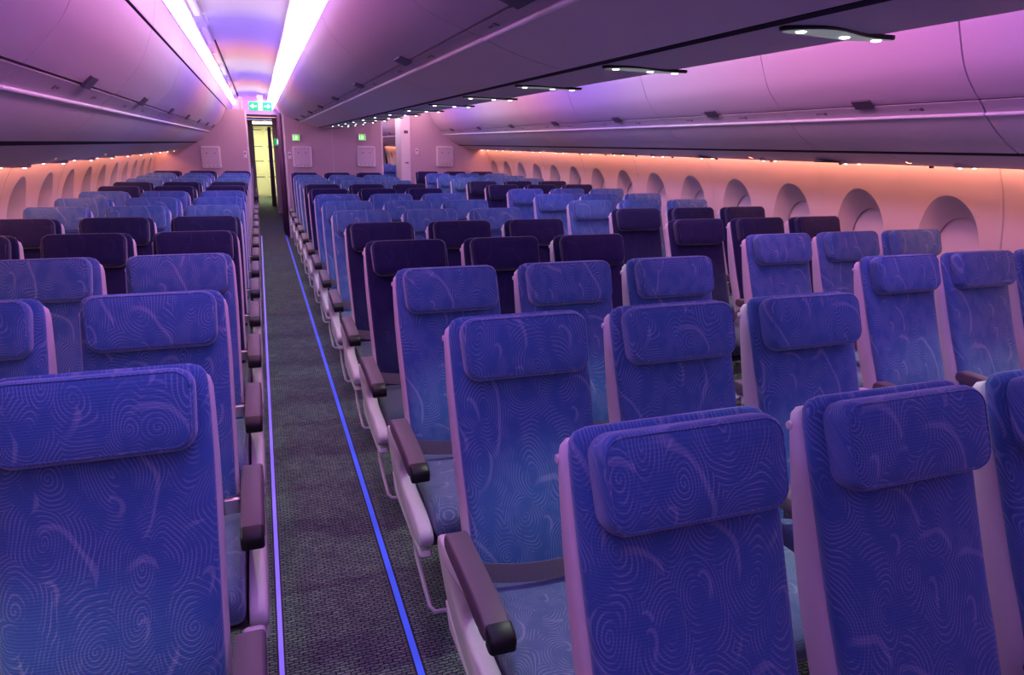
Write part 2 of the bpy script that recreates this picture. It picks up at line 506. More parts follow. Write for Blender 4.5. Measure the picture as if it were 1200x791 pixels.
# four hinged plates on the bulkhead (bassinet mounts)
for (x0, x1, z0, z1, lab) in ((-2.03, -1.74, 1.175, 1.52, 'white rounded wall plate on the bulkhead behind the left seat block'),
                              (-.62, -.31, 1.195, 1.54, 'white rounded wall plate on the centre bulkhead next to the left aisle'),
                              (.452, .762, 1.21, 1.555, 'white rounded wall plate on the centre bulkhead next to the cream door post'),
                              (1.855, 2.165, 1.22, 1.575, 'white rounded wall plate on the bulkhead behind the right seat block')):
    t = empty('bassinet_mount', ((x0+x1)/2, YB, z0)); tag(t, lab, 'wall plate', 'plates on the bulkhead')
    o = t.location
    ol = rrect(x0-o.x, x1-o.x, 0, z1-z0, .025, 4)
    def pl(name, poly, y0, y1, mat, par=t):
        mb = MB(); mb.loft([[(p[0], y0, p[1]) for p in poly], [(p[0], y0-(y0-y1)*.0, p[1]) for p in offset_poly(poly, -.0001)], [(p[0], y1+.006, p[1]) for p in poly], [(p[0], y1, p[1]) for p in offset_poly(poly, .006)]])
        return obj(name, mb.mesh(name, mat), par)
    pl('plate', ol, 0, -.035, M['white'])
    hw = (x1-x0)/2
    ins = rrect(-hw+.02, hw-.02, .05, z1-z0-.02, .012, 3)
    mb = MB(); mb.loft([[(p[0], -.036, p[1]) for p in ins], [(p[0], -.040, p[1]) for p in offset_poly(ins, .003)]])
    obj('cover', mb.mesh('cover', M['shell']), t)
    for sx in (-.06, .06):
        obj('keyhole', MB().box(sx-.012, sx+.012, -.042, -.039, (z1-z0)*.66, (z1-z0)*.66+.012).mesh('keyhole', M['latch']), t)
    for sx in (-.1, -.04, .03, .09):
        obj('notice_line', MB().box(sx-.02, sx+.02, -.037, -.035, .028, .036).mesh('notice_line', M['mark']), t)
    for k in range(5):
        sx = -.1+.05*k
        obj('fixing', MB().box(sx-.006, sx+.006, -.042, -.039, (z1-z0)*.86, (z1-z0)*.86+.008).mesh('fixing', M['mark']), t)

# small wall switches / handsets
for (x, z, lab) in ((-1.365, 1.34, 'small white handset holder at the aisle edge of the left bulkhead'),
                    (-.665, 1.33, 'small white handset holder at the aisle edge of the centre bulkhead'),
                    (1.50, 1.42, 'small white handset holder beside the cream door post')):
    t = empty('wall_switch', (x, YB, z)); tag(t, lab, 'switch', 'switches on the bulkhead')
    obj('plate', MB().box(-.026, .026, -.018, 0, 0, .11, .006).mesh('plate', M['white'], True, 40), t)
    obj('button', MB().box(-.012, .012, -.022, -.017, .06, .085).mesh('button', M['mark']), t)

# green exit pictogram signs on the centre bulkhead
for (x, z, lab) in ((-.545, 1.675, 'small green exit sign above the left wall plate of the centre bulkhead'),
                    (.545, 1.70, 'small green exit sign above the right wall plate of the centre bulkhead')):
    t = empty('exit_sign', (x, YB, z)); tag(t, lab, 'exit sign', 'green signs on the bulkhead')
    obj('housing', MB().box(-.068, .068, -.02, 0, -.058, .058, .008).mesh('housing', M['white'], True, 40), t)
    obj('face', MB().box(-.055, .055, -.024, -.019, -.045, .045).mesh('face', M['exit']), t)
    fig = MB()
    fig.box(-.005, .011, -.027, -.024, .018, .032)
    fig.add([(-.012, -.026, .014), (.012, -.026, .014), (.004, -.026, -.012), (-.014, -.026, -.01)], [(0, 1, 2, 3)])
    fig.add([(-.014, -.026, -.01), (-.004, -.026, -.01), (-.016, -.026, -.036), (-.026, -.026, -.036)], [(0, 1, 2, 3)])
    fig.add([(-.004, -.026, -.01), (.004, -.026, -.01), (.022, -.026, -.03), (.014, -.026, -.036)], [(0, 1, 2, 3)])
    fig.add([(.012, -.026, .012), (.012, -.026, .004), (.03, -.026, -.004), (.032, -.026, .003)], [(0, 1, 2, 3)])
    obj('pictogram', fig.mesh('pictogram', M['exit_white']), t)
    obj('door_bar', MB().box(-.048, -.040, -.027, -.024, -.036, .034).mesh('door_bar', M['exit_white']), t)

# ------------------------------------------------------------------ ceiling, coves
def extr(profile, y0, y1, name, mat, parent=None, smooth=True, flip=False, auto=35, thick=0):
    """open profile in (x,z) extruded along y"""
    off = parent.location if parent else Vector((0, 0, 0))
    v = []; f = []; n = len(profile)
    for y in (y0, y1):
        v += [(p[0]-off.x, y-off.y, p[1]-off.z) for p in profile]
    for i in range(n-1):
        q = (i, i+1, n+i+1, n+i)
        f.append(q[::-1] if flip else q)
    return obj(name, mesh(name, v, f, mat, smooth, auto), parent)

def mir(p): return [(.14-x, z) for x, z in p]

ceil = empty('ceiling', (0, 6, 2.4)); tag(ceil, 'aisle ceiling of pale panels between two light coves, arched to catch their light', 'ceiling', kind='structure')
YCE, YCR = 15.2, 24.0
panel_prof = [(-1.505, 2.392), (-1.48, 2.412), (-1.45, 2.425)]
panel_prof2 = [(-1.43, 2.43), (-1.36, 2.445), (-1.2, 2.455), (-1.05, 2.445), (-.97, 2.425), (-.918, 2.400)]  # arched upward so the panels catch more light from the coves
ycs = [Y0]+[-.27+1.5*k for k in range(11) if -.27+1.5*k > Y0]+[YCE]
for a, b in zip(ycs, ycs[1:]):
    for mirr in (False, True):
        for pr in (panel_prof, panel_prof2):
            p = mir(pr) if mirr else pr
            extr(p, a+.004, b-.004, 'ceiling_panel', M['panel'], ceil)
        # access flap beside the air slot
    if not a < 0:
        o_ = ceil.location
        obj('access_flap', MB().box(-1.497-o_.x, -1.456-o_.x, a+.25-o_.y, a+1.15-o_.y, 2.396-o_.z, 2.418-o_.z, .003).mesh('access_flap', M['panel']), ceil)
extr(mir([(-1.505, 2.41), (-.918, 2.41)]), YCE, YCR, 'ceiling_panel', M['panel'], ceil)
extr([(1.711, 2.222), (1.705, 2.285)], YCE, YCR, 'valance_panel', M['bin'], ceil)
for mirr in (False, True):
    pr = [(-1.455, 2.47), (-1.425, 2.47)]
    extr(mir(pr) if mirr else pr, Y0, YCE, 'air_slot', M['dark'], ceil)
    pr = [(-1.52, 2.50), (-.90, 2.50)]
    extr(mir(pr) if mirr else pr, Y0, YCE, 'ceiling_backing', M['panel'], ceil)
# the slot's grille bars
for y in [3.2+.06*k for k in range(60)]:
    o_ = ceil.location
    obj('grille_bar', MB().box(-1.452-o_.x, -1.428-o_.x, y-o_.y, y+.022-o_.y, 2.426-o_.z, 2.436-o_.z).mesh('grille_bar', M['panel']), ceil)
# valance above the bins
yv = [Y0]+[1.08+SEAM*k for k in range(-1, 9) if 1.08+SEAM*k > Y0]+[YCE]
for a, b in zip(yv, yv[1:]):
    for mirr in (False, True):
        pr = [(-1.592, 2.125), (-1.578, 2.20), (-1.565, 2.285)]
        extr([(1.711, 2.222), (1.705, 2.285)] if mirr else pr, a+.003, b-.003, 'valance_panel', M['bin'], ceil)
for mirr in (False, True):
    pr = [(-1.64, 2.08), (-1.62, 2.13), (-1.59, 2.13)]
    extr([(1.77, 2.17), (1.75, 2.224), (1.71, 2.224)] if mirr else pr, Y0, YB, 'valance_gap', M['dark'], ceil)

def cove(prof, lab, YCE=YCE):
    t = empty('cove_light', (prof[0][0], (Y0+YCE)/2, prof[0][1])); tag(t, lab, 'light strip', 'cove light strips')
    extr(prof, Y0, YCE, 'led_diffuser', M['cove'], t)
    # metal retaining edges
    for p in (prof[0], prof[-1]):
        o_ = t.location
        obj('edge_trim', MB().box(p[0]-.004-o_.x, p[0]+.004-o_.x, Y0-o_.y, YCE-o_.y, p[1]-.004-o_.z, p[1]+.004-o_.z).mesh('edge_trim', M['panel']), t)
cl = [(-1.565, 2.288), (-1.545, 2.34), (-1.508, 2.388)]
crr = [(-.918, 2.396), (-.86, 2.34), (-.80, 2.235)]
cove(cl, 'bright ceiling cove light strip above the left window bins')
cove(crr, 'wide bright ceiling cove light strip above the centre bins')
cove(mir(cl), 'ceiling cove light strip of the far aisle above the right window bins', YCR)
cove(mir(crr), 'ceiling cove light strip of the far aisle above the centre bins', YCR)

# ------------------------------------------------------------------ overhead bins
ORD = ['nearest', 'second', 'third', 'fourth', 'fifth', 'sixth', 'seventh', 'eighth', 'ninth', 'tenth', 'eleventh', 'twelfth', 'thirteenth', 'fourteenth', 'fifteenth', 'sixteenth']

def in_view(p):
    d = Vector(p)-CAM; q = d.dot(fw)
    return q > .05 and abs(d.dot(R_)/q*F) < 597 and abs(d.dot(U_)/q*F) < 393
def ordinals(spans, probe):
    """rank of each span among those the photograph shows, None where it shows nothing"""
    out = []; n = 0
    for a, b in spans:
        ok = any(in_view(p) for k in range(9) for p in probe(a+(b-a)*k/8))
        out.append(n if ok else None); n += ok
    return out
OUT = ('just outside the picture', 'farther outside the picture', 'farthest outside the picture', 'fourth outside the picture', 'fifth outside the picture', 'sixth outside the picture')

doorL = smooth_poly([(-1.600, 2.115), (-1.622, 2.05), (-1.664, 1.96), (-1.71, 1.90), (-1.765, 1.84), (-1.795, 1.812)], 2, False)
bandL = [(-1.803, 1.803), (-1.835, 1.778), (-1.862, 1.752)]
bodyL = smooth_poly([(-1.874, 1.735), (-1.93, 1.68), (-2.00, 1.625), (-2.063, 1.587)], 2, False)
doorR = smooth_poly([(1.713, 2.21), (1.728, 2.15), (1.757, 2.08), (1.80, 1.98), (1.85, 1.915), (1.91, 1.857), (1.937, 1.838)], 2, False)
bandR = [(1.943, 1.830), (1.970, 1.807), (1.992, 1.782)]
bodyR = smooth_poly([(2.004, 1.765), (2.07, 1.71), (2.16, 1.65), (2.262, 1.602)], 2, False)
doorC = smooth_poly([(-.825, 2.20), (-.805, 2.13), (-.745, 2.055), (-.66, 1.998), (-.56, 1.958), (-.525, 1.948)], 2, False)
bandC = [(-.518, 1.944), (-.49, 1.936), (-.466, 1.930)]
bodyC = smooth_poly([(-.452, 1.920), (-.38, 1.893), (-.27, 1.862), (-.186, 1.845)], 2, False)

def thick(profile, d):
    """closed loop: the profile and its copy pushed outward (away from the cabin)"""
    out = []
    n = len(profile)
    for i in range(n):
        a = profile[max(i-1, 0)]; b = profile[min(i+1, n-1)]
        dx, dz = b[0]-a[0], b[1]-a[1]; l = math.hypot(dx, dz) or 1
        out.append((profile[i][0]-dz/l*d, profile[i][1]+dx/l*d))
    return profile+out[::-1]

def slab(profile, d, y0, y1, name, mat, parent, off):
    loop = thick(profile, d)
    mb = MB()
    mb.loft([[(p[0]-off.x, y0-off.y, p[1]-off.z) for p in loop], [(p[0]-off.x, y1-off.y, p[1]-off.z) for p in loop]])
    return obj(name, mb.mesh(name, mat, True, 35), parent)

def make_bin(door, band, body, sgn, y0, y1, lab, group, gap=.003, latch_y=None, sec='left'):
    t = empty('overhead_bin', (body[-1][0], (y0+y1)/2, body[-1][1])); tag(t, lab, 'overhead bin', group)
    o = t.location
    d = -.02*sgn
    slab(door, d, y0+gap, y1-gap, 'door', M['bin'], t, o)
    bd = slab(band, d, y0+gap, y1-gap, 'handle_rail', M['rail'], t, o)
    # bright lip
    lp = ((band[-1][0]+body[0][0])/2, (band[-1][1]+body[0][1])/2)
    bx, bz = body[0][0]-band[-1][0], body[0][1]-band[-1][1]; l = math.hypot(bx, bz)
    nx, nz = bz/l, -bx/l
    if nz > 0: nx, nz = -nx, -nz
    lp = (lp[0]+nx*.004, lp[1]+nz*.004+.002)
    n = 8
    rings = []
    for y in (y0+gap, y1-gap):
        rings.append([(lp[0]+.009*math.cos(2*PI*k/n)-o.x, y-o.y, lp[1]+.009*math.sin(2*PI*k/n)-o.z) for k in range(n)])
    obj('lip', MB().loft(rings).mesh('lip', M['white'], True, 60), t)
    slab(body, d, y0+gap, y1-gap, 'lower_shell', M['panel_lower'], t, o)
    # latch: a dark tab set on the door's lower edge
    ly = latch_y if latch_y else (y0+y1)/2
    e = door[-1]; g = door[-4]
    dx, dz = g[0]-e[0], g[1]-e[1]; l = math.hypot(dx, dz); dx /= l; dz /= l
    nx, nz = dz*sgn*-1, -dx*sgn*-1
    # make the normal point into the cabin
    if (nx*(CAM.x-e[0])+nz*(1.0-e[1])) < 0: nx, nz = -nx, -nz
    pts = []
    for yy in (ly-.06, ly+.06):
        for (s_, h) in ((-.012, .0), (.045, .0), (.045, .010), (-.012, .014)):
            pts.append((e[0]+dx*s_+nx*h-o.x, yy-o.y, e[1]+dz*s_+nz*h-o.z))
    obj('latch', MB().add(pts, [(0, 1, 2, 3), (7, 6, 5, 4), (0, 4, 5, 1), (1, 5, 6, 2), (2, 6, 7, 3), (3, 7, 4, 0)]).mesh('latch', M['latch']), t)
    # row placard marks on the rail
    e = band[1]; dx, dz = band[0][0]-band[1][0], band[0][1]-band[1][1]; l = math.hypot(dx, dz); dx /= l; dz /= l
    nx, nz = dz, -dx
    if (nx*(CAM.x-e[0])+nz*(1.0-e[1])) < 0: nx, nz = -nx, -nz
    for base in (-.34, .30):
        mb = MB()
        for (a, b, c, h) in ((0, .022, -.010, .010), (.03, .036, -.008, .008), (.042, .060, -.003, .006), (.066, .082, -.005, .006)):
            q = [(e[0]+dx*s_+nx*.0015-o.x, ly+base+yy-o.y, e[1]+dz*s_+nz*.0015-o.z) for yy, s_ in ((a, c), (b, c), (b, h), (a, h))]
            mb.add(q, [(0, 1, 2, 3)])
        obj('row_placard', mb.mesh('row_placard', M['mark']), t)
    return t

def seams(first, end):
    s_ = []
    y = first
    while y < end-.5: s_.append(y); y += SEAM
    return s_+[end]

def bin_labels(ys, door, body, tail):
    sp = list(zip(ys, ys[1:]))
    od = ordinals(sp, lambda y: [(q[0], y, q[1]) for q in (door[0], door[len(door)//2], door[-1], body[-1])])
    hid = sum(o is None for o in od); lab = []
    for i, o in enumerate(od):
        lab.append('%s overhead bin %s' % (ORD[o].capitalize(), tail) if o is not None else 'Overhead bin %s, %s' % (tail, OUT[hid-1-i]))
    return lab
bl = seams(-.36, YB-.001)
labs = bin_labels(bl, doorL, bodyL, 'along the left window side')
for i, (a, b) in enumerate(zip(bl, bl[1:])):
    make_bin(doorL, bandL, bodyL, 1, a, b, labs[i], 'left window bins', latch_y=(a+b)/2+.1)
bc = seams(-.64, YB-.001)
labs = bin_labels(bc, doorC, bodyC, 'of the centre row over the middle seats')
for i, (a, b) in enumerate(zip(bc, bc[1:])):
    make_bin(doorC, bandC, bodyC, -1, a, b, labs[i], 'centre bins', latch_y=(a+b)/2+.2)
brr = seams(.93, YB-.001)
brr = [.93-SEAM, .93, 2.39]+[3.68+1.43*k for k in range(6)]+[YB-.001]
labs = bin_labels(brr, doorR, bodyR, 'along the right window side')
for i, (a, b) in enumerate(zip(brr, brr[1:])):
    make_bin(doorR, bandR, bodyR, -1, a, b, labs[i], 'right window bins', gap=.006 if i == 1 else .003)
far = [YB+.06+1.44*k for k in range(9)]
for i, (a, b) in enumerate(zip(far, far[1:])):
    make_bin(doorR, bandR, bodyR, -1, a, b, ('Nearer of two overhead bins seen through the opening by the cream post' if i == 3 else 'Farther of two overhead bins seen through the opening by the cream post' if i == 4 else '%s of the overhead bins hidden beyond the far bulkhead' % ORD[i if i < 3 else i-2].capitalize()), 'bins beyond the bulkhead')

# dark backing behind seams + service channels
def channel(name, prof, mat, y0, y1, lab, cat='service panel', seam0=None, seam1=1e9):
    t = empty(name, (prof[0][0], y0, prof[0][1])); tag(t, lab, cat, kind='structure')
    ys = [y0]
    y = seam0
    while y < y1-.2:
        if y > y0+.1: ys.append(y)
        y += SEAM
    ys.append(y1)
    for a, b in zip(ys, ys[1:]):
        extr(prof, a+.0015, b-.0015, 'service_panel', mat, t)
    return t
tl = channel('trim_1', [(-2.090, 1.590), (-2.092, 1.572), (-2.18, 1.525), (-2.28, 1.478), (-2.44, 1.446), (-2.535, 1.440), (-2.54, 1.452)], M['psu'], Y0, YB, 'service channel with small lamps under the left bins', seam0=.4)
tr = channel('trim_2', [(2.290, 1.606), (2.292, 1.592), (2.38, 1.562), (2.48, 1.538), (2.60, 1.525), (2.685, 1.520), (2.69, 1.532)], M['psu'], Y0, YB+11, 'service channel with small lamps under the right bins', seam0=.3)
tc_ = channel('trim_3', [(-.160, 1.862), (-.156, 1.850), (-.10, 1.845), (.0, 1.842), (.10, 1.845), (.156, 1.850), (.160, 1.862)], M['psu'], Y0, YB, 'service channel with reading lamps between the centre bins', seam0=.6)
# seam shadows gap backing (one dark profile behind each bin run)
bk = [[(-1.625, 2.11), (-1.70, 1.97), (-1.81, 1.85), (-1.90, 1.76), (-2.02, 1.655), (-2.12, 1.60)],
      [(1.745, 2.20), (1.785, 2.09), (1.84, 1.98), (1.95, 1.87), (2.04, 1.79), (2.18, 1.68), (2.30, 1.63)],
      [(-.80, 2.19), (-.72, 2.085), (-.53, 1.99), (-.42, 1.955), (-.27, 1.90), (-.15, 1.885), (.15, 1.885)]]
for i, (p, ye) in enumerate(zip(bk, (YB, YB+9, YB))):
    o = extr(p, Y0, ye, 'trim_%d' % (4+i), M['dark']); tag(o, 'dark backing seen in the joints between the %s overhead bins' % ('left', 'right', 'centre')[i], 'trim', kind='structure')
# dark strips standing for the shade in gaps between bins and service channels
for q, (par, pr_, ye) in enumerate(((tl, [(-2.062, 1.593), (-2.070, 1.580), (-2.094, 1.569), (-2.10, 1.58)], YB), (tr, [(2.262, 1.608), (2.270, 1.596), (2.294, 1.588), (2.30, 1.60)], YB), (tc_, [(-.186, 1.862), (-.184, 1.8435), (-.162, 1.840), (-.158, 1.855)], YB))):
    extr(pr_, Y0, ye, 'gap_shade_strip', M['dark'], par)
# right-hand half of the centre bins (faces the far aisle)
pr = doorC+bandC+bodyC
o = extr([(-x, z+.016) for x, z in pr], Y0, YB, 'trim_7', M['bin']); tag(o, 'pale centre bin face turned towards the far aisle', 'trim', kind='structure')
# sidewall wash lights
for (x, z, s_, y1, lab) in ((-2.555, 1.456, -1, YB, 'peach wash light strip above the left windows'), (2.705, 1.536, 1, YB+11, 'peach wash light strip above the right windows')):
    t = empty('wash_light', (x, 6, z)); tag(t, lab, 'light strip', 'sidewall wash strips')
    o_ = t.location
    extr([(x, z-.006), (x+s_*.018, z+.002)], Y0, y1, 'led_strip', M['wash'], t)
    obj('holder', MB().box(-.02, .02, Y0-6, y1-6, .006, .014).mesh('holder', M['white']), t)
# little dark sensors & slots on the right channel
for k in range(9):
    y = 2.45+1.43*k/2
    obj('sensor', MB().box(2.66-2.290, 2.675-2.290, y-Y0, y+.02-Y0, 1.508-1.606, 1.524-1.606).mesh('sensor', M['black']), tr)
for k in range(6):
    y = 2.30+1.43*k
    obj('speaker_slot', MB().box(2.44-2.290, 2.56-2.290, y-Y0, y+.17-Y0, 1.524-1.606, 1.531-1.606).mesh('speaker_slot', M['latch']), tr)

# ------------------------------------------------------------------ reading lamps
lens_m = {}
def lens_mesh(r):
    if r not in lens_m:
        n = 14
        rings = [[(r*q*math.cos(2*PI*k/n), r*q*math.sin(2*PI*k/n), z) for k in range(n)] for q, z in ((1, .002), (1, -.0008), (.7, -.0018), (.2, -.0024))]
        lens_m[r] = MB().loft(rings).mesh('lens', M['lens'], True)
    return lens_m[r]

spot_data = {}
def spot(parent, loc, target, key, power, size=62):
    if key not in spot_data:
        d = bpy.data.lights.new('reading_beam', 'SPOT')
        d.energy = power; d.color = (.86, 1.0, .93); d.spot_size = math.radians(size); d.spot_blend = .6; d.shadow_soft_size = .015
        spot_data[key] = d
    o = bpy.data.objects.new('reading_beam', spot_data[key]); COL.objects.link(o)
    o.parent = parent; o.location = loc
    dr = Vector(target)-(Vector(loc)+parent.location)
    o.rotation_euler = dr.to_track_quat('-Z', 'Y').to_euler()

for r in range(1, 14):
    y = YC+ROW*r-.475
    t = empty('reading_lamp_panel', (.03, y, 1.842)); tag(t, '%s eye-shaped reading lamp panel under the centre bins' % ORD[r-1].capitalize(), 'reading lamp', 'centre reading lamps')
    # eye-shaped bezel, blunt at the left and drawn out to the right
    ol = []
    for k in range(28):
        a = 2*PI*k/28
        x = .155*math.cos(a); hw = .040*(1-.45*math.cos(a))
        ol.append((x, hw*math.sin(a)+.018*math.sin(PI*x/.155)))
    mb = MB(); mb.loft([[(p[0], p[1], .006) for p in ol], [(p[0], p[1], -.002) for p in ol], [(p[0]*.97, p[1]*.92, -.004) for p in ol]])
    obj('bezel', mb.mesh('bezel', M['black'], True, 40), t)
    mb = MB(); mb.loft([[(p[0]*.965, p[1]*.88, -.0035) for p in ol], [(p[0]*.95, p[1]*.84, -.0050) for p in ol]])
    obj('reflector', mb.mesh('reflector', M['bezel'], True, 40), t)
    for j, x in enumerate((-.115, .02, .115)):
        obj('lens', lens_mesh(.0105), t, (x, .018*math.sin(PI*x/.155), -.006))
        spot(t, (x, 0, -.03), ((j-1)*SP*1.06, y-.02, .45), 'c', READ, 46)
for (xc, z, y0, nm, g, xl, n0) in ((XL, 1.452, YL-.31, 'left bins', 'left reading lamps', -2.40, 0), (XR, 1.526, YR-.31, 'right bins', 'right reading lamps', 2.53, 0)):
    od = ordinals([(y0+ROW*r-.02, y0+ROW*r+.02) for r in range(14)], lambda y: [(xl-.06, y, z), (xl+.06, y, z)])
    hid = sum(o is None for o in od)
    for r in range(n0, 14):
        y = y0+ROW*r
        lab = '%s pair of small reading lamps under the %s' % (ORD[od[r]].capitalize(), nm) if od[r] is not None else 'Pair of small reading lamps under the %s, %s' % (nm, OUT[hid-1-r])
        sg = 1 if xc > 0 else -1
        t = empty('reading_lamp_panel', (xl, y, z)); tag(t, lab, 'reading lamp', g)
        obj('bezel', MB().box(-.085, .085, -.022, .022, -.006, .02, .012).mesh('bezel', M['psu'], True, 40), t)
        for j, x in enumerate((-.055, .055)):
            obj('lens', lens_mesh(.009), t, (x, 0, -.008))
        for j, tx in enumerate((-.5, 0, .5)):
            spot(t, ((-.055, 0, .055)[j], 0, -.03), (xc+tx*1.06, y-.20, .45), 's', READ*.8, 48)

# ------------------------------------------------------------------ seats
def back_front(z):
    P = [(.40, -.215), (.47, -.208), (.55, -.188), (.65, -.150), (.75, -.108), (.85, -.070), (.95, -.034), (1.05, .004), (1.148, .042)]
    for (a, ya), (b, yb) in zip(P, P[1:]):
        if z <= b: return ya+(yb-ya)*(z-a)/(b-a)
    return P[-1][1]

def ring_x(y, z, hw, t0, t1, ex=5.0, n=28, tilt=.34):
    """superellipse ring around a back cushion station. normal leans with the recline"""
    out = []
    cy = (t0+t1)/2; hy = (t1-t0)/2
    for k in range(n):
        a = 2*PI*k/n
        c, s_ = math.cos(a), math.sin(a)
        xx = hw*math.copysign(abs(c)**(2/ex), c); d = cy+hy*math.copysign(abs(s_)**(2/3.2), s_)
        out.append((xx, y+d*math.cos(tilt), z-d*math.sin(tilt)))
    return out

def m_backrest(mat):
    rings = []
    for z, hw, t1 in ((.42, .188, .04), (.44, .196, .05), (.55, .199, .052), (.65, .200, .05), (.75, .202, .048), (.85, .204, .046), (.95, .206, .045), (1.05, .206, .045), (1.100, .205, .045), (1.124, .201, .044), (1.137, .190, .040), (1.143, .170, .034)):
        ins = .0 if z < 1.13 else (z-1.13)*.6
        rings.append(ring_x(back_front(z), z, hw, ins, t1))
    return MB().loft(rings).mesh('backrest', mat, True, 60)

def m_shell():
    rings = []
    for z, hw, t0, t1 in ((.36, .196, .045, .11), (.40, .204, .03, .13), (.55, .206, .024, .128), (.65, .207, .024, .130), (.75, .209, .024, .126), (.85, .212, .024, .115), (.95, .214, .024, .100), (1.05, .213, .025, .082), (1.095, .212, .027, .072), (1.116, .206, .032, .068), (1.126, .194, .038, .062)):
        rings.append(ring_x(back_front(z), z, hw, t0, t1, 9))
    return MB().loft(rings).mesh('back_shell', M['shell'], True, 50)

def m_headrest(mat):
    # rounded slab leaning with the back, bottom edge pillowed
    H_ = .172; hw = .185; T = .062
    def ol(ins):
        return rrect(-hw+ins, hw-ins, ins, H_-ins, max(.006, .040-ins*.6), 6)
    st = [(T, .004), (T*.72, 0), (.020, 0), (.010, .0025), (.004, .007), (.000, .015), (-.004, .035), (-.006, .06)]
    tilt = math.atan2(.062, .17)
    rings = []
    zb = .990; yb = back_front(.990)-.052
    for d, ins in st:
        r = []
        for x, h in ol(ins):
            taper = 1-.03*(1-h/H_)
            bow = .010*(x/hw)**2     # the pad wraps a little round the head
            y = d-bow*1.0
            r.append((x*taper, yb+h*math.sin(tilt)+y*math.cos(tilt), zb+h*math.cos(tilt)-y*math.sin(tilt)))
        rings.append(r)
    return MB().loft(rings).mesh('headrest', mat, True, 60)

def m_headrest_piping(mat):
    H_ = .172; hw = .185; tilt = math.atan2(.062, .17); zb = .990; yb = back_front(.990)-.052
    ol = rrect(-hw+.009, hw-.009, .009, H_-.009, .035, 6)
    pts = []
    for x, h in ol+[ol[0]]:
        y = .0025-.010*(x/hw)**2
        pts.append((x*(1-.03*(1-h/H_)), yb+h*math.sin(tilt)+y*math.cos(tilt), zb+h*math.cos(tilt)-y*math.sin(tilt)))
    return MB().tube(pts, .0022, 5).mesh('seam', mat, True)

def m_cushion(mat):
    poly = smooth_poly([(-.17, .40), (-.17, .472), (-.30, .478), (-.45, .484), (-.58, .486), (-.645, .470), (-.665, .425), (-.655, .385), (-.60, .375), (-.35, .37)], 2)
    return MB().extrude_x(poly, -.222, .222, .022).mesh('seat_cushion', mat, True, 60)

def m_pan():
    poly = [(-.16, .42), (-.18, .34), (-.30, .325), (-.60, .335), (-.63, .365), (-.60, .376), (-.3, .372)]
    return MB().extrude_x(poly, -.225, .225, .008).mesh('seat_pan', M['pan'])

ARMX = .252
def m_arm():
    poly = smooth_poly([(-.185, .585), (-.185, .622), (-.22, .632), (-.40, .622), (-.545, .608), (-.545, .560), (-.50, .552), (-.35, .572), (-.22, .575)], 1)
    return MB().extrude_x(poly, -.031, .031, .008).mesh('armrest', M['arm'], True, 45)
def m_cap():
    poly = [(-.545, .609), (-.580, .598), (-.588, .585), (-.585, .560), (-.570, .552), (-.545, .558)]
    return MB().extrude_x(poly, -.030, .030, .007).mesh('armrest_cap', M['black'], True, 45)
def m_side():
    poly = smooth_poly([(-.10, .575), (-.40, .575), (-.405, .56), (-.365, .53), (-.345, .495), (-.365, .465), (-.42, .452), (-.52, .450), (-.62, .440), (-.662, .418), (-.668, .385), (-.645, .362), (-.56, .350), (-.42, .352), (-.30, .375), (-.20, .42), (-.12, .49), (-.085, .54)], 2)
    return MB().extrude_x(poly, -.024, .024, .010).mesh('side_panel', M['shell'], True, 50)
def m_under():
    poly = [(-.16, .40), (-.20, .335), (-.62, .318), (-.655, .335), (-.645, .35), (-.50, .340), (-.30, .358)]
    return MB().extrude_x(poly, -.018, .018, .005).mesh('side_rail', M['shell'], True, 45)
def m_belt():
    # webbing bowed forward across the back of the cushion
    n = 14; rings = []
    for k in range(n+1):
        t = k/n*2-1
        x = .232*t; y = -.290+.03*t*t; z = .520+.020*t*t
        rings.append([(x, y+.004, z-.025), (x, y+.014, z+.025), (x, y+.010, z+.026), (x, y, z-.024)])
    return MB().loft(rings).mesh('seat_belt', M['belt'], True, 40)
def m_buckle():
    return MB().box(.165, .215, -.278, -.256, .508, .556, .006).mesh('belt_buckle', M['metal'], True, 40)
def m_leg(front):
    mb = MB()
    if front: mb.tube([(0, -.52, .34), (0, -.50, .20), (0, -.44, .012)], .014, 8); mb.box(-.022, .022, -.49, -.39, 0, .02, .004)
    else: mb.tube([(0, -.22, .34), (0, -.15, .16), (0, -.06, .012)], .016, 8); mb.box(-.022, .022, -.11, -.01, 0, .02, .004)
    return mb.mesh('leg', M['metal'], True, 40)
def m_bar(s_):
    # restraint bar: hangs from the front of the seat, runs back, turns under it
    x = s_*.235
    pts = [(x, -.60, .335), (x, -.585, .25), (x, -.36, .205), (x, -.40, .17), (x, -.60, .105), (x-s_*.012, -.622, .098), (x-s_*.05, -.625, .098), (-s_*.2, -.625, .098)]
    pts = [(x, -.36, .33), (x, -.37, .21), (x, -.40, .17), (x, -.60, .105), (x-s_*.012, -.622, .098), (x-s_*.05, -.625, .098), (-s_*.2, -.625, .098)]
    return MB().tube(pts, .0075, 7).mesh('baggage_bar', M['white'], True, 50)
def m_screw():
    n = 12
    rings = [[(-.2105-q*.6, back_front(1.085)+.058+rr*math.cos(2*PI*k/n), 1.075+rr*math.sin(2*PI*k/n)) for k in range(n)] for q, rr in ((0, .009), (.006, .008), (.008, .005))]
    return MB().loft(rings).mesh('pivot_button', M['shell'], True, 50)
def m_hinge(s_):
    mb = MB()
    mb.box(s_*.225-.008, s_*.225+.008, -.33, -.28, .485, .545, .004)
    mb.tube([(s_*.215, -.31, .52), (s_*.25, -.31, .52)], .014, 8)
    return mb.mesh('belt_anchor', M['black'], True, 40)

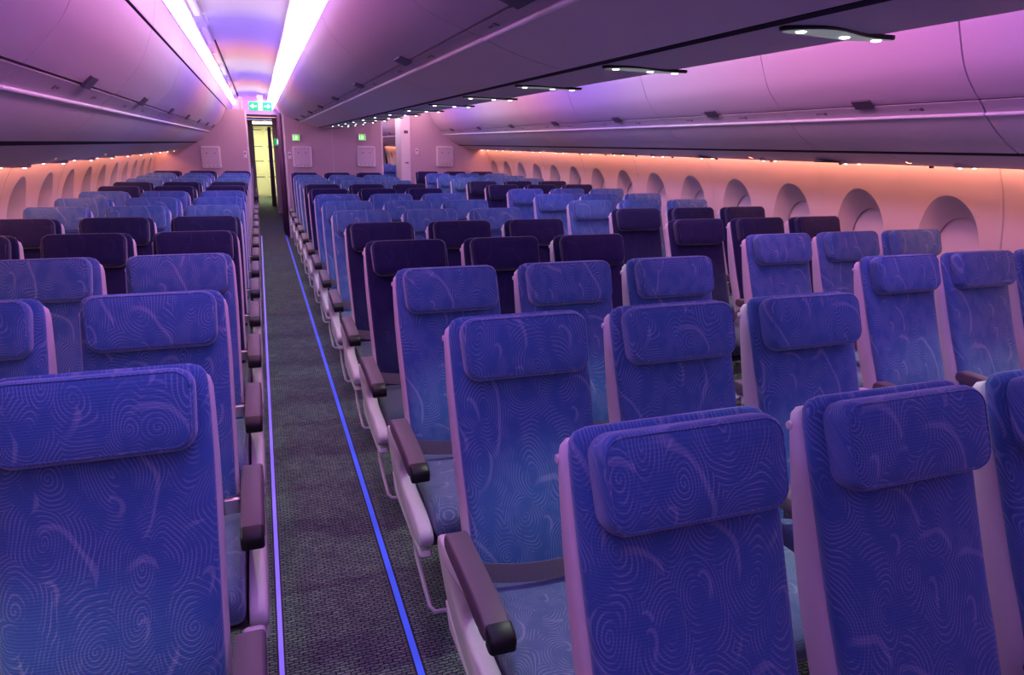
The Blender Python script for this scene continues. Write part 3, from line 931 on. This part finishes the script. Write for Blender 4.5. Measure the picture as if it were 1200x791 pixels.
SM = {}
for c in ('blue', 'navy'):
    SM['back', c] = m_backrest(M[c]); SM['head', c] = m_headrest(M[c]); SM['cush', c] = m_cushion(M['cush_'+c]); SM['seam', c] = m_headrest_piping(M[c])
SM['shell'] = m_shell(); SM['pan'] = m_pan(); SM['arm'] = m_arm(); SM['cap'] = m_cap(); SM['side'] = m_side(); SM['under'] = m_under()
SM['belt'] = m_belt(); SM['buckle'] = m_buckle(); SM['legf'] = m_leg(True); SM['legr'] = m_leg(False)
SM['bar', 1] = m_bar(1); SM['bar', -1] = m_bar(-1); SM['screw'] = m_screw(); SM['hinge', 1] = m_hinge(1); SM['hinge', -1] = m_hinge(-1)

def make_seat(x, y, k, c, lab, group):
    t = empty('aircraft_seat', (x, y, 0)); tag(t, lab, 'seat', group)
    obj('backrest', SM['back', c], t)
    sh = obj('back_shell', SM['shell'], t); obj('pivot_button', SM['screw'], sh)
    hd = obj('headrest', SM['head', c], t); obj('seam', SM['seam', c], hd)
    obj('seat_cushion', SM['cush', c], t)
    obj('seat_pan', SM['pan'], t)
    b = obj('seat_belt', SM['belt'], t); obj('belt_buckle', SM['buckle'], b)
    obj('leg', SM['legf'], t); obj('leg', SM['legr'], t)
    arms = [-ARMX]+([ARMX] if k == 2 else [])
    for ax in arms:
        a = obj('armrest', SM['arm'], t, (ax, 0, 0)); obj('armrest_cap', SM['cap'], a)
    for s_ in (-1, 1):
        if (k == 0 and s_ < 0) or (k == 2 and s_ > 0):
            obj('side_panel', SM['side'], t, (s_*(ARMX+.003), 0, 0)); obj('side_rail', SM['under'], t, (s_*(ARMX+.004), 0, 0))
            obj('baggage_bar', SM['bar', s_], t)
            obj('belt_anchor', SM['hinge', s_], t)
    return t

DARK = {3, 4, 8, 9, 13}
ROWN = ['first', 'second', 'third', 'fourth', 'fifth', 'sixth', 'seventh', 'eighth', 'ninth', 'tenth', 'eleventh', 'twelfth', 'thirteenth', 'last']
POS = {'left': ('window', 'middle', 'aisle'), 'centre': ('left aisle', 'middle', 'far aisle'), 'right': ('aisle', 'middle', 'window')}
for blk, xc, y0 in (('left', XL, YL), ('centre', XC, YC), ('right', XR, YR)):
    for r in range(14):
        if blk == 'right' and r == 0: continue
        rr = r-1 if blk == 'right' else r
        for k in range(3):
            c = 'navy' if r in DARK else 'blue'
            rn = 'last' if r == 13 else ROWN[rr]
            lab = '%s swirl-patterned %s seat in the %s row of the %s block' % ('dark navy' if c == 'navy' else 'blue', POS[blk][k], rn, blk)
            make_seat(xc+(k-1)*SP, y0+ROW*r, k, c, lab, '%s block seats' % blk)
# seats of the next cabin, seen through the openings
for i, (x, y, k) in enumerate(((XR-.5, 15.7, 0), (XR, 15.7, 1), (XR+.5, 15.7, 2), (XR-.5, 16.6, 0), (XR, 16.6, 1), (XR+.5, 16.6, 2))):
    make_seat(x, y, k, 'blue', 'blue %s seat in the %s row beyond the cream door post' % (POS['right'][k], ('first', 'second')[i//3]), 'seats beyond the bulkhead')
for i, y in enumerate((14.6, 15.4, 16.2)):
    make_seat(XL+.5, y, 2, 'blue', 'blue aisle seat in the %s row beyond the left bulkhead' % ('first', 'second', 'third')[i], 'seats beyond the bulkhead')

# ------------------------------------------------------------------ beyond the left opening
def curtain(x, y0, y1, z0, z1, lab, amp=.03, n=60, waves=5, mat='curtain'):
    t = empty('curtain', (x, (y0+y1)/2, z0)); tag(t, lab, 'curtain')
    v = []; f = []
    for i in range(n+1):
        s_ = i/n
        yy = (y0-y1)/2+(y1-y0)*s_
        dx = amp*math.sin(2*PI*waves*s_)
        for h, kx in ((0, 1.0), (.5, .8), (1, .6)):
            v.append((dx*kx, yy, (z1-z0)*h))
    for i in range(n):
        for q in (0, 1): f.append((i*3+q, (i+1)*3+q, (i+1)*3+q+1, i*3+q+1))
    o = obj('drape', mesh('drape', v, f, M[mat], True), t)
    sm = o.modifiers.new('thickness', 'SOLIDIFY'); sm.thickness = .006
    obj('rail', MB().tube([(0, (y0-y1)/2-.02, z1-z0+.01), (0, (y1-y0)/2+.02, z1-z0+.01)], .008, 8).mesh('rail', M['metal'], True), t)
curtain(-.78, YB+.10, YB+1.0, .03, 2.06, 'gathered plum curtain at the right of the left aisle opening', .035, 60, 6)
curtain(-.86, 18.6, 19.3, .02, 1.95, 'dark curtain drawn aside in front of the yellow galley', .05, 60, 5)
# lowered ceiling past the cross aisle
tag(MB().box(-1.9, -.4, YCE, YE, 2.12, 2.16).build('ceiling_low', M['panel']), 'lower ceiling past the cross aisle', 'ceiling', kind='structure')
tag(MB().box(-1.9, -.4, YCE-.02, YCE, 2.12, 2.46).build('trim_8', M['panel']), 'pale header where the aisle ceiling steps down', 'trim', kind='structure')
for i, y in enumerate((16.2, 18.0)):
    t = empty('ceiling_lamp', (-1.1, y, 2.115)); tag(t, '%s slim cross light on the lower ceiling beyond the bulkhead' % ('nearer', 'farther')[i], 'ceiling lamp', 'cross lights')
    obj('diffuser', MB().box(-.35, .35, -.05, .05, -.012, 0).mesh('diffuser', M['cove']), t)
    obj('frame', MB().box(-.37, .37, -.065, -.05, -.014, .005).mesh('frame', M['white']), t)
    obj('frame', MB().box(-.37, .37, .05, .065, -.014, .005).mesh('frame', M['white']), t)
tag(MB().box(-1.9, -1.24, 19.6, 19.7, 0, 2.12).build('wall_galley_left', M['bulkhead']), kind='structure')
tag(MB().box(-.50, -.46, 13.8, YE, 0, 2.12).build('wall_galley_right', M['bulkhead']), kind='structure')
# galley
g = empty('galley_cabinet', (-1.15, 22.5, 0)); tag(g, 'pale yellow lit galley cabinet at the far end of the left aisle', 'galley cabinet')
obj('body', MB().box(-.6, .6, .02, .6, 0, 2.05).mesh('body', M['galley']), g)
for i, (z0, z1) in enumerate(((.05, .62), (.65, 1.08), (1.11, 1.50), (1.53, 1.98))):
    for j, (x0, x1) in enumerate(((-.58, -.21), (-.19, .18), (.20, .57))):
        d = obj('door', MB().box(x0, x1, 0, .03, z0, z1, .006).mesh('door', M['galley']), g)
        obj('handle', MB().box(x0+.05, x1-.05, -.012, 0, z1-.05, z1-.03).mesh('handle', M['latch']), d)
t = empty('galley_lamp', (-1.15, 21.2, 2.11)); tag(t, 'yellow green galley ceiling lamp at the far end of the aisle', 'ceiling lamp')
obj('diffuser', MB().box(-.45, .45, -.25, .25, -.02, 0).mesh('diffuser', M['galley_lamp']), t)
obj('frame', MB().box(-.48, .48, -.28, -.25, -.024, 0).mesh('frame', M['white']), t)
obj('frame', MB().box(-.48, .48, .25, .28, -.024, 0).mesh('frame', M['white']), t)
# hanging double exit sign
t = empty('exit_sign', (-1.06, 13.7, 2.21)); tag(t, 'hanging green exit sign with two pictograms over the left aisle', 'exit sign', 'green signs on the bulkhead')
obj('housing', MB().box(-.21, .21, 0, .03, -.085, .085, .008).mesh('housing', M['white'], True, 40), t)
obj('bracket', MB().box(-.05, .05, .005, .025, .085, .19).mesh('bracket', M['white']), t)
for s_ in (-1, 1):
    fc = obj('face', MB().box(s_*.115-.075, s_*.115+.075, -.006, .0, -.07, .07).mesh('face', M['exit2']), t)
    mb = MB()
    c = s_*.115
    mb.add([(c-s_*.05, -.008, .012), (c+s_*.005, -.008, .012), (c+s_*.005, -.008, .042), (c+s_*.06, -.008, 0), (c+s_*.005, -.008, -.042), (c+s_*.005, -.008, -.012), (c-s_*.05, -.008, -.012)], [(0, 1, 2, 3, 4, 5, 6)])
    obj('arrow', mb.mesh('arrow', M['exit_white']), fc)
tag(MB().box(-.82, -.46, 17.03, 17.09, 0, 2.12).build('wall_monument', M['bulkhead']), kind='structure')
t = empty('exit_sign', (-.72, 17.0, 1.60)); tag(t, 'small teal exit sign beside the dark curtain beyond the bulkhead', 'exit sign', 'green signs on the bulkhead')
obj('housing', MB().box(-.09, .08, 0, .03, -.09, .09, .008).mesh('housing', M['white'], True, 40), t)
obj('face', MB().box(-.075, .065, -.006, 0, -.07, .07).mesh('face', M['exit2']), t)
obj('pictogram', MB().box(-.02, .05, -.009, -.005, -.05, .05).mesh('pictogram', M['exit_white']), t)
